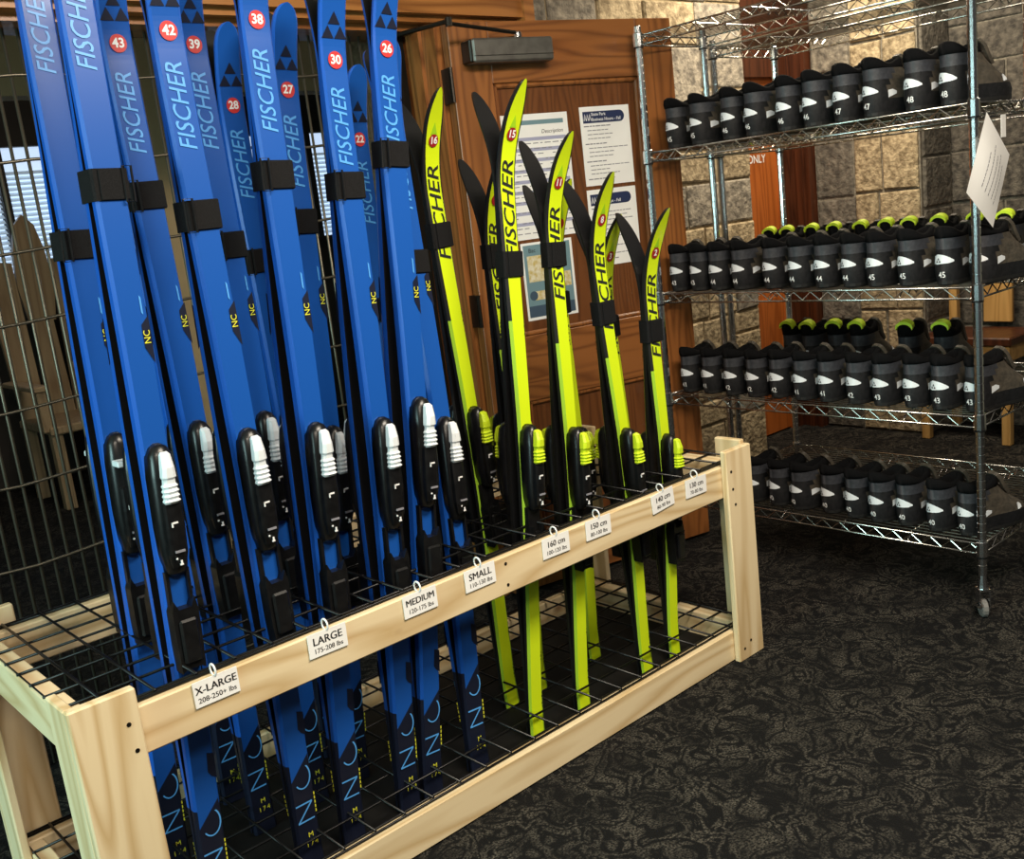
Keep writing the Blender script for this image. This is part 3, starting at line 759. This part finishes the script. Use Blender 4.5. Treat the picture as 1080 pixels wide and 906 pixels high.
    m.box(-.003, .003, yy+.004, yy+.006, zq-.024, zq-.021); m.box(-.001, .002, yy+.004, yy+.006, zq-.021, zq-.015); m.box(-.009, -.006, yy+.003, yy+.005, zq-.012, zq-.009)
    P['scale_mark'] = fixn(m.mesh('scale_mark', [WHITE, GREYINK]))
    P['_top'] = top; P['_g'] = g; P['_t'] = t; P['_w'] = w
    _sm[key] = P
    return P
def open_lever(top, bt):
    # lever flipped up: seen end-on as a bright bar
    m = MB(); z = bt-.055; y0 = top(z)-.026
    m.bbox(-.023, .014, y0-.030, y0, z-.006, z+.006, .002); m.box(-.009, .009, y0, y0+.01, z-.01, z+.006)
    return fixn(m.mesh('lever', LEVER_W))
def sticker_mesh(num, top, z, kind):
    m = MB(); r = .0168 if kind == 'b' else .0140; n = 20
    m.add([(0, top(z)-.0022, z)] + [(r*math.cos(2*PI*k/n), top(z+r*math.sin(2*PI*k/n))-.0022, z+r*math.sin(2*PI*k/n)) for k in range(n)], [(0, 1+k, 1+(k+1) % n) for k in range(n)])
    return m.mesh('number_sticker', RED if kind == 'b' else DRED)
def number_mesh(num, top, z, kind):
    m = MB(); sz = .0240 if kind == 'b' else .0215
    put_text(m, num, sz, lambda a, b: (a, top(z+b)-.0031, z+b), bold=.0007)
    return m.mesh('number', WHITE)

ZT = .0225      # tails stand on the base board
# kind, number, x at z=0, dx/dz, y of pair, tip z, binding top z, strap z, label of the pair
PAIRS = [
 ('b', '', 0.121, .036, 0.340, 2.03, .990, 1.347, 'first blue pair in the back row, leftmost, no number in view', 1),
 ('b', '', 0.118, .035, 0.136, 2.00, .988, 1.438, 'first blue pair in the front row, no number in view', 1),
 ('b', '43', 0.325,-.002, 0.340, 1.880, .975, 1.425, 'second blue pair in the back row, sticker 43', 1),
 ('b', '42', 0.326, .002, 0.136, 1.862, .975, 1.372, 'second blue pair in the front row, sticker 42', 1),
 ('b', '39', 0.466,.006, 0.340, 1.880, .962, 1.312, 'third blue pair in the back row, sticker 39', 1),
 ('b', '28', 0.607, .011, 0.500, 1.782, .93, 1.269, 'short-tipped blue pair behind pairs 39 and 38, sticker 28', 1),
 ('b', '38', 0.432, .044, 0.136, 1.888, .955, 1.434, 'third blue pair in the front row, sticker 38', 1),
 ('b', '27', 0.580, .057, 0.340, 1.792, .895, 1.345, 'fourth blue pair in the back row, sticker 27', 1),
 ('b', '30', 0.582, .052, 0.136, 1.816, .930, 1.403, 'fourth blue pair in the front row, sticker 30', 1),
 ('b', '22', 0.904, .028, 0.500, 1.695, .86, 1.111, 'blue pair with round tip between pairs 30 and 26, sticker 22', 1),
 ('b', '26', 0.648, .089, 0.136, 1.843, .955, 1.462, 'fifth blue pair in the front row, sticker 26', 1),
 ('b', '', 0.791, .072, 0.136, 1.725, .875, 1.232, 'rightmost blue pair, half hidden behind pair 26', 0),
 ('b', '', 0.336, .030, 0.515, 1.700, .930, 1.300, 'blue pair in deep shade directly behind the pair with sticker 43', 0),
 ('y', '16', 1.055,-.032, 0.310, 1.605, .853, 1.276, 'first lime pair in the back row, sticker 16', 0),
 ('y', '', 1.159, .015, 0.310, 1.455, .80, 1.207, 'mostly hidden lime pair directly behind the tallest front lime pair', 0),
 ('y', '15', 0.977, .078, 0.132, 1.597, .822, 1.196, 'first lime pair in the front row, sticker 15', 0),
 ('y', '', 1.388, .010, 0.320, 1.376, .715, 1.056, 'partly hidden lime pair behind the pair with sticker 11', 0),
 ('y', '11', 1.146, .058, 0.132, 1.478, .778, 1.200, 'second lime pair in the front row, sticker 11', 0),
 ('y', '8', 1.403,-.033, 0.132, 1.378, .731, 1.034, 'third lime pair in the front row, sticker 8', 0),
 ('y', '3', 1.589,-.016, 0.310, 1.270, .66, .963, 'last lime pair in the back row, sticker 3', 0),
 ('y', '2', 1.521, .026, 0.132, 1.275, .678, .958, 'rightmost lime pair in the front row, sticker 2', 0),
]
for kind, num, x0, sl_, yp, ztip, btz, stz, desc, buck in PAIRS:
    ly = .10 if desc.startswith('rightmost blue') else 0.0
    L = round(ztip-ZT, 3); K = BLUE if kind == 'b' else YELL
    P = ski_meshes(L, kind, round(btz-ZT, 3)); top = P['_top']
    base = Matrix.Translation((x0+sl_*ZT, yp, ZT)) @ Matrix.Rotation(-math.atan(ly), 4, 'X') @ Matrix.Rotation(math.atan(sl_), 4, 'Y')
    extra = {}
    zs_ = L-.170 if kind == 'b' else L-.112
    if num: extra = {'number_sticker': sticker_mesh(num, top, zs_, kind), 'number': number_mesh(num, top, zs_, kind)}
    elif kind == 'y' : extra = {'number_sticker': sticker_mesh('', top, zs_, kind)}
    for side in (0, 1):
        col_ = 'blue' if kind == 'b' else 'lime'
        lab = ('front ski of the %s' if side == 0 else 'rear ski of the %s') % desc
        t = thing('cross_country_ski', lab, 'ski', group='%s rental skis in the rack' % col_, mat=base @ (Matrix.Rotation(PI, 4, 'Z') if side else Matrix.Identity(4)))
        for k, me in list(P.items()) + list(extra.items()):
            if k[0] == '_': continue
            if desc.startswith('first') and kind == 'b' and 'back' in desc and k == 'lever': me = open_lever(P['_top'], round(btz-ZT, 3))
            q_ = link(k.rstrip('#'), me, t)
            if k in ('small_print', 'scale_mark', 'triangle_emblem'): q_['kind'] = 'stuff'
    # strap round both skis
    zz = stz-ZT; w_ = P['_w'](zz)+.0035; yy = P['_g'](zz)+P['_t'](zz)+.003
    t = thing('ski_strap', 'black strap round the %s' % desc, 'strap', group='straps round the ski pairs', mat=base @ Matrix.Translation((0, 0, zz)))
    hh = .027 if kind == 'b' else .030
    def loop(wq, yq, c=.004): return [(-wq+c, -yq), (wq-c, -yq), (wq, -yq+c), (wq, yq-c), (wq-c, yq), (-wq+c, yq), (-wq, yq-c), (-wq, -yq+c)]
    m = MB()
    a_, b_ = loop(w_, yy), loop(w_-.0025, yy-.0025)
    m.loft([[(x, y, -hh) for x, y in b_], [(x, y, -hh) for x, y in a_], [(x, y, hh) for x, y in a_], [(x, y, hh) for x, y in b_], [(x, y, -hh) for x, y in b_]], cap=False)
    obj('strap_band', m, WEB, t)
    m = MB(); m.bbox(-w_*.62, w_*.95, -yy-.0035, -yy-.0005, -hh*.96, hh*.96, .001); obj('strap_overlap', m, WEB, t)
    if buck:
        sx = 1 if 'first blue pair in the front' in desc else -1
        m = MB(); m.tube([(sx*(w_-.010), -yy-.006, -hh-.003), (sx*(w_+.006), -yy-.003, -hh-.003), (sx*(w_+.006), -yy-.003, hh+.003), (sx*(w_-.010), -yy-.006, hh+.003)], .0022, 6, closed=True)
        obj('buckle', m, BLACKP, t)

# ================================================================== WIRE SHELVING
SX0, SX1 = 2.2687, 2.62
def shelving(label, x0, x1, y0, y1, levels, pole_top):
    t = thing('wire_shelving', label, 'shelving', (x0, y0, 0), group='chrome wire shelving units')
    dx, dy = x1-x0, y1-y0
    prof = [(.0125, .13)]
    z = .16
    while z < pole_top-.02:
        prof += [(.0125, z), (.0113, z+.001), (.0113, z+.004), (.0125, z+.005)]; z += .0254
    prof += [(.0125, pole_top), (.010, pole_top+.004)]
    pm = MB(); pm.lathe(prof, 10); pmesh = fixn(pm.mesh('pole', CHROME, False))
    cm = MB(); cm.lathe([(.022, -.009), (.027, -.006), (.027, .006), (.022, .009)], 14, (0, 0, .0275), axis='x'); cmesh = fixn(cm.mesh('caster', RUBBER))
    fm = MB(); fm.box(-.016, -.012, -.016, .016, .03, .085); fm.box(.012, .016, -.016, .016, .03, .085); fm.box(-.016, .016, -.018, .018, .083, .089)
    fm.lathe([(.016, .088), (.014, .10), (.010, .13)], 10); fm.box(.014, .026, .004, .030, .040, .047); fmesh = fixn(fm.mesh('caster_fork', CHROME))
    bm_ = MB(); bm_.lathe([(.0155, -.022), (.0172, -.020), (.0165, .022), (.0145, .024)], 10); bmesh_ = fixn(bm_.mesh('shelf_collar', CHROME))
    rm = MB(); rm.lathe([(.0166, -.026), (.0166, -.021)], 10); rmesh = fixn(rm.mesh('clip_ring', BLACKP))
    for ax in (0, dx):
        for ay in (0, dy):
            p = link('pole', pmesh, t, (ax, ay, 0))
            c = link('caster', fmesh, t, (ax, ay, 0)); c.rotation_euler = (0, 0, 2.35); link('caster_wheel', cmesh, c)
    for z in levels:
        m = MB(); r = .0032
        for zz in (z-.004, z-.034):
            for a, b in (((0, 0), (0, dy)), ((dx, 0), (dx, dy)), ((0, 0), (dx, 0)), ((0, dy), (dx, dy))):
                m.tube([(a[0], a[1], zz), (b[0], b[1], zz)], r, 6)
        s = obj('shelf', m, CHROME_D, t, smooth=True)
        for a, b, ln in (((0, 0), (0, dy), dy), ((dx, 0), (dx, dy), dy), ((0, 0), (dx, 0), dx), ((0, dy), (dx, dy), dx)):
            n = int(ln/.030); pts = []
            for k in range(n+1):
                f = k/n; pts.append((a[0]+(b[0]-a[0])*f, a[1]+(b[1]-a[1])*f, z-.007 if k % 2 else z-.031))
            m = MB(); m.tube(pts, .0021, 5); obj('edge_truss', m, CHROME_D, s)
        m = MB(); n = int(dx/.025)
        for k in range(1, n): m.tube([(dx*k/n, 0, z-.0025), (dx*k/n, dy, z-.0025)], .0014, 5)
        k_ = obj('deck_wires', m, DECKW, s); k_['kind'] = 'stuff'
        for k in range(1, 5):
            yy = dy*k/5; n = int(dx/.025)
            m = MB(); m.tube([(dx*q/n, yy, z-.008 if q % 2 else z-.026) for q in range(n+1)], .0020, 5); m.tube([(0, yy, z-.0062), (dx, yy, z-.0062)], .0022, 5); obj('deck_rib', m, CHROME, s)
        for ax in (0, dx):
            for ay in (0, dy):
                link('shelf_collar', bmesh_, s, (ax, ay, z-.018)); link('clip_ring', rmesh, s, (ax, ay, z-.018))
    return t
LV = [.226, .602, .966, 1.452, 1.835]
shelving('front chrome wire shelving unit on casters holding black ski boots', SX0, SX1, -.4176, .702, LV, 1.86)
shelving('rear chrome wire shelving unit standing directly behind the boot shelf', 2.672, 3.06, -.4176, .702, [.226, .602, .966, 1.452, 1.80], 1.82)

# ================================================================== BOOTS
def ring_pts(z, xb, xf, ws, n=14, tab=0.0):
    out = []
    for k in range(2*n):
        if k < n: f = k/(n-1); sgn = 1
        else: f = 1-(k-n)/(n-1); sgn = -1
        u = .5-.5*math.cos(PI*f)                        # denser at both ends
        x = xb+(xf-xb)*u
        out.append((x, sgn*hwid(x, xb, xf)*ws, z + tab*max(0, 1-(x-xb)/.06)))
    return out
def hwid(x, xb, xf):
    a = .0345 + .0075*math.exp(-((x-.19)/.06)**2) - .004*math.exp(-((x-.10)/.03)**2)
    d0 = min(max((x-xb)/.042, 0), 1); d1 = min(max((xf-x)/.075, 0), 1)
    return a*math.sqrt(max(0, 1-(1-d0)**2))*math.sqrt(max(0, 1-(1-d1)**2))
def boot_parts(tall):
    e = .015 if tall else 0.0
    RG = [(.010, .005, .262, .90, 0), (.030, .001, .264, .97, 0), (.048, .000, .254, 1.0, 0), (.066, .002, .230, .99, 0), (.084, .004, .200, .98, 0), (.102, .005, .172, .98, 0)]
    P = {}
    m = MB(); m.loft([ring_pts(0, .008, .258, .84), ring_pts(.003, .005, .263, .89), ring_pts(.012, .004, .264, .92)]); P['sole'] = fixn(m.mesh('sole', SOLE))
    m = MB(); m.loft([ring_pts(*r[:4], tab=r[4]) for r in RG], cap=False)
    me = m.mesh('upper', [BOOT_BLK, BOOT_BRN], True)
    for p in me.polygons:
        if p.center.x > .055 and p.center.z > .050: p.material_index = 1
    P['upper'] = fixn(me)
    m = MB(); m.loft([ring_pts(.101, .0045, .172, .985), ring_pts(.116, .005, .156, .97), ring_pts(.133+e*.5, .003, .140, .97)], cap=False)
    me = m.mesh('ankle_band', [BOOT_GRY, BOOT_BRN], True)
    for p in me.polygons:
        if p.center.x > .080: p.material_index = 1
    P['ankle_band'] = fixn(me)
    m = MB()
    def hump(r, a):
        # padded cuff: high at the heel and the tongue, dipping at the ankle
        return [(x, y, z+a*(math.cos((x-.005)/.125*2*PI)*.6+.4*max(0, 1-x/.05))) for x, y, z in r]
    T = .014
    m.loft([ring_pts(.132+e*.5, .002, .141, .985), hump(ring_pts(.138+e, -.001, .140, 1.0), T*.6), hump(ring_pts(.148+e, .001, .136, .96), T), hump(ring_pts(.154+e, .008, .126, .82), T),
            hump(ring_pts(.149+e, .015, .118, .66), T*.7), ring_pts(.120+e, .018, .112, .60), ring_pts(.07, .022, .11, .6)])
    P['collar'] = fixn(m.mesh('collar', BOOT_LIN, True))
    m = MB(); rr = []
    for (x, z, hw) in ((.176, .100, .021), (.158, .122, .023), (.144, .148+e, .022), (.134, .162+e, .018), (.130, .168+e, .010)):
        rr.append([(x+.004, hw, z+.003), (x+.004, -hw, z+.003), (x-.007, -hw, z-.002), (x-.007, hw, z-.002)])
    m.loft(rr); P['tongue'] = fixn(m.mesh('tongue', BOOT_BRN))
    def xback(y, z):
        xb = 0.001
        for i in range(len(RG)-1):
            if RG[i][0] <= z <= RG[i+1][0]:
                f = (z-RG[i][0])/(RG[i+1][0]-RG[i][0]); xb = RG[i][1]+(RG[i+1][1]-RG[i][1])*f; xf = RG[i][2]+(RG[i+1][2]-RG[i][2])*f; ws = RG[i][3]
                lo, hi = xb, xb+.06
                for _ in range(24):
                    mid = (lo+hi)/2
                    if hwid(mid, xb, xf)*ws < abs(y): lo = mid
                    else: hi = mid
                return lo
        return xb
    P['_xb'] = xback
    m = MB(); N = 9; rowv = []
    for k in range(N+1):
        f = k/N; y = .025-.054*f
        h = .0150*math.sqrt(max(0.02, 1-f**2.2)); zc = .071-.003*f+.004*math.sin(PI*f)
        if f < .12: h *= .8
        rowv.append([(xback(y, z)-.0016, y, z) for z in (zc-h*.9, zc, zc+h)])
    vs = [p for r in rowv for p in r]; fs = []
    for k in range(N):
        for q in (0, 1): fs.append((k*3+q, k*3+q+1, (k+1)*3+q+1, (k+1)*3+q))
    m.add(vs, fs); P['heel_patch'] = m.mesh('heel_patch', REFL)
    m = MB()
    for (cy, cz) in ((.007, .0755), (.0115, .0685), (.0025, .0685)):
        s = .0036; m.add([(xback(y, z)-.0030, y, z) for y, z in ((cy+s, cz-s*.9), (cy-s, cz-s*.9), (cy, cz+s*.9))], [(0, 1, 2)])
    P['emblem'] = m.mesh('emblem', INK)
    for sg in (-1, 1):
        for qn, (xa, xb_, za, zb) in enumerate(((.052, .088, .050, .076), (.185, .205, .050, .060))):
            m = MB(); pts = []
            for f in (0, .5, 1):
                for gq in (0, 1):
                    x = xa+(xb_-xa)*f; zq = za+(zb-za)*(f*.35)+gq*(.020 if f < .9 else .010)*(1-.2*f)
                    i = 0
                    while i < len(RG)-2 and RG[i+1][0] < zq: i += 1
                    ff = (zq-RG[i][0])/(RG[i+1][0]-RG[i][0]); xb2 = RG[i][1]+(RG[i+1][1]-RG[i][1])*ff; xf2 = RG[i][2]+(RG[i+1][2]-RG[i][2])*ff
                    pts.append((x, sg*(hwid(x, xb2, xf2)+.0022), zq))
            m.add(pts, [(0, 2, 3, 1), (2, 4, 5, 3)]); P['side_flash'+'#'*(qn+sg+2)] = m.mesh('side_flash', REFL)
    m = MB(); m.tube([(.140, .016, .135), (.162, .0, .140), (.140, -.016, .135), (.162, .016, .128), (.176, -.01, .120)], .0022, 5)
    P['lace'] = fixn(m.mesh('lace', RUBBER))
    if tall:
        m = MB(); n = 9; rr = []
        for k in range(n+1):
            a = PI*k/n; y = .030*math.cos(a); z = .172+.020*math.sin(a)
            rr.append([(.004, y, z), (.030, y*.92, z+.006), (.034, y*.85, z-.006), (.004, y*.88, z-.010)])
        m.loft(rr)
        P['pull_tab'] = fixn(m.mesh('pull_tab', NEON))
    return P
BOOT = boot_parts(False); TBOOT = boot_parts(True)
_num = {}
def size_mesh(n, P):
    if n not in _num:
        m = MB(); xb = P['_xb']
        put_text(m, n, .023, lambda a, b: (xb(-a-.003, .030+b)-.0018, -a-.003, .030+b), off=.0003, sx=.85)
        _num[n] = m.mesh('size_number', WHITE)
    return _num[n]
def boot(x, y, z, rz, num, label, group, P, sc=1.0):
    M_ = Matrix.Translation((x, y, z)) @ Matrix.Rotation(rz, 4, 'Z') @ Matrix.Scale(sc, 4)
    t = thing('ski_boot', label, 'boot', group=group, mat=M_)
    for k, me in P.items():
        if k[0] != '_': link(k.rstrip('#'), me, t)
    if num: link('size_number', size_mesh(num, P), t)
    return t
rb = random.Random(21)
ORD = ['first', 'second', 'third', 'fourth', 'fifth', 'sixth', 'seventh', 'eighth', 'ninth', 'tenth', 'eleventh', 'twelfth']
rows = [
 (1.452, 'top shelf', [(.629, '45'), (.528, '45'), (.401, '46'), (.311, '46'), (.187, '46'), (.099, '46'), (-.010, '47'), (-.100, '47'), (-.231, '48'), (-.323, '48')], [0, 1]*5),
 (.966, 'second shelf', [(.660, '43'), (.574, '43'), (.486, '44'), (.398, '44'), (.278, '44'), (.186, '44'), (.085, '44'), (-.005, '44'), (-.095, '45'), (-.190, '45'), (-.307, '45'), (-.396, '45')], [0]*12),
 (.602, 'third shelf', [(.650, '41'), (.560, '41'), (.460, '42'), (.368, '42'), (.278, '42'), (.186, '41'), (.092, '41'), (-.005, '42'), (-.097, '43'), (-.187, '43'), (-.280, '43'), (-.374, '43')], [0]*12),
 (.226, 'bottom shelf', [(.400, '40'), (.312, '40'), (.222, '40'), (.111, '40'), (.022, '40'), (-.066, '40'), (-.156, '40'), (-.254, '40'), (-.344, '40')], [0]*9),
]
for z, shelf, lst, _ in rows:
    for i, (y, n) in enumerate(lst):
        rz = (-.24 if i % 2 else -.10)+rb.uniform(-.04, .04)
        sc = 1.0
        if z < .3 and i in (1, 2): rz = -.42
        if z < .3 and i in (4, 8): rz = -.30
        if z > 1.4: rz = -.26 if i % 2 else -.12
        boot(2.292+rb.uniform(-.004, .01), y, z, rz, n, 'black ski boot marked %s, %s from the left on the %s' % (n, ORD[i], shelf), 'black boots on the front shelving', BOOT, sc)
for z, shelf, ys in ((.966, 'second shelf', (.56, .475, .385, .295, .185, .100, .005, -.085, -.20, -.30)),
                     (.602, 'third shelf', (.50, .41, .315, .225, .035, -.085))):
    for i, y in enumerate(ys):
        boot(2.72+rb.uniform(-.01, .02), y, z, rb.uniform(-.1, .1), '', 'black boot with neon tab, %s from left on the %s of the rear unit' % (ORD[i], shelf), 'boots with neon tabs behind', TBOOT, .90 if z > .9 else 1.0)

# paper sheet hanging by a corner from the shelf pole
ps = thing('paper_sheet', 'printed white sheet hanging by one corner from the right shelf pole', 'sheet', (2.303, -.4365, 1.421))
c4 = [(0, 0), (.138, -.117), (.018, -.304), (-.136, -.199)]
m = MB(); N = 6; vs = []; fs = []
for i in range(N+1):
    for j in range(N+1):
        a, b = i/N, j/N
        x = (c4[0][0]*(1-a)+c4[1][0]*a)*(1-b)+(c4[3][0]*(1-a)+c4[2][0]*a)*b
        z = (c4[0][1]*(1-a)+c4[1][1]*a)*(1-b)+(c4[3][1]*(1-a)+c4[2][1]*a)*b
        vs.append((x, -.012*math.sin(PI*a)*math.sin(PI*b)-.004*b, z))
for i in range(N):
    for j in range(N): fs.append((i*(N+1)+j, (i+1)*(N+1)+j, (i+1)*(N+1)+j+1, i*(N+1)+j+1))
m.add(vs, fs)
sh = link('sheet', m.mesh('sheet', PAPER, True), ps)
m = MB(); rnd = random.Random(5)
def pp(a, b):
    x = (c4[0][0]*(1-a)+c4[1][0]*a)*(1-b)+(c4[3][0]*(1-a)+c4[2][0]*a)*b
    z = (c4[0][1]*(1-a)+c4[1][1]*a)*(1-b)+(c4[3][1]*(1-a)+c4[2][1]*a)*b
    return (x, -.012*math.sin(PI*a)*math.sin(PI*b)-.004*b-.0012, z)
for k in range(5):
    a = .30+.115*k; b = .2 if k in (1, 3) else .28
    if k == 0: b = .35
    while b < .78:
        l = rnd.uniform(.015, .045); m.add([pp(a, b), pp(a, b+l), pp(a+.018, b+l), pp(a+.018, b)], [(0, 1, 2, 3)]); b += l+.014
obj('text_rows', m, GREYINK, ps, kind='stuff')
m = MB(); m.bbox(2.415, 2.445, -.4265, -.4245, 1.352, 1.412, .0008); wt = obj('paper_tag', m, PAPER)
tag(wt, 'small white tag at the right end of the top boot shelf', 'tag')

# wooden chair by the stone wall beyond the shelves
ch = thing('wooden_chair', 'light oak chair with slatted back against the stone wall, beyond the boot shelves', 'chair', (0, 0, 0))
CO = {a: wood('light_oak_'+a, a, (.52, .30, .10), (.36, .19, .055), ring=8, rough=.4) for a in 'yz'}
for (x, y, h) in ((4.12, .665, .46), (4.12, .285, .46), (4.43, .665, .98), (4.43, .27, .98)):
    m = MB(); m.bbox(x-.020, x+.020, y-.020, y+.020, 0, h, .004); obj('leg', m, CO['z'], ch)
m = MB(); m.bbox(4.09, 4.41, .255, .695, .46, .50, .006); obj('seat', m, DARKW, ch)
m = MB(); m.bbox(4.105, 4.13, .30, .65, .385, .46, .003); obj('apron', m, CO['y'], ch)
for s in (.285, .665):
    m = MB(); m.bbox(4.14, 4.41, s-.010, s+.010, .385, .46, .003); obj('apron', m, CO['y'], ch)
m = MB(); m.bbox(4.42, 4.445, .385, .52, .52, .95, .004); obj('back_panel', m, CO['z'], ch)
m = MB(); m.bbox(4.415, 4.45, .25, .69, .93, 1.0, .006); obj('top_rail', m, CO['y'], ch)
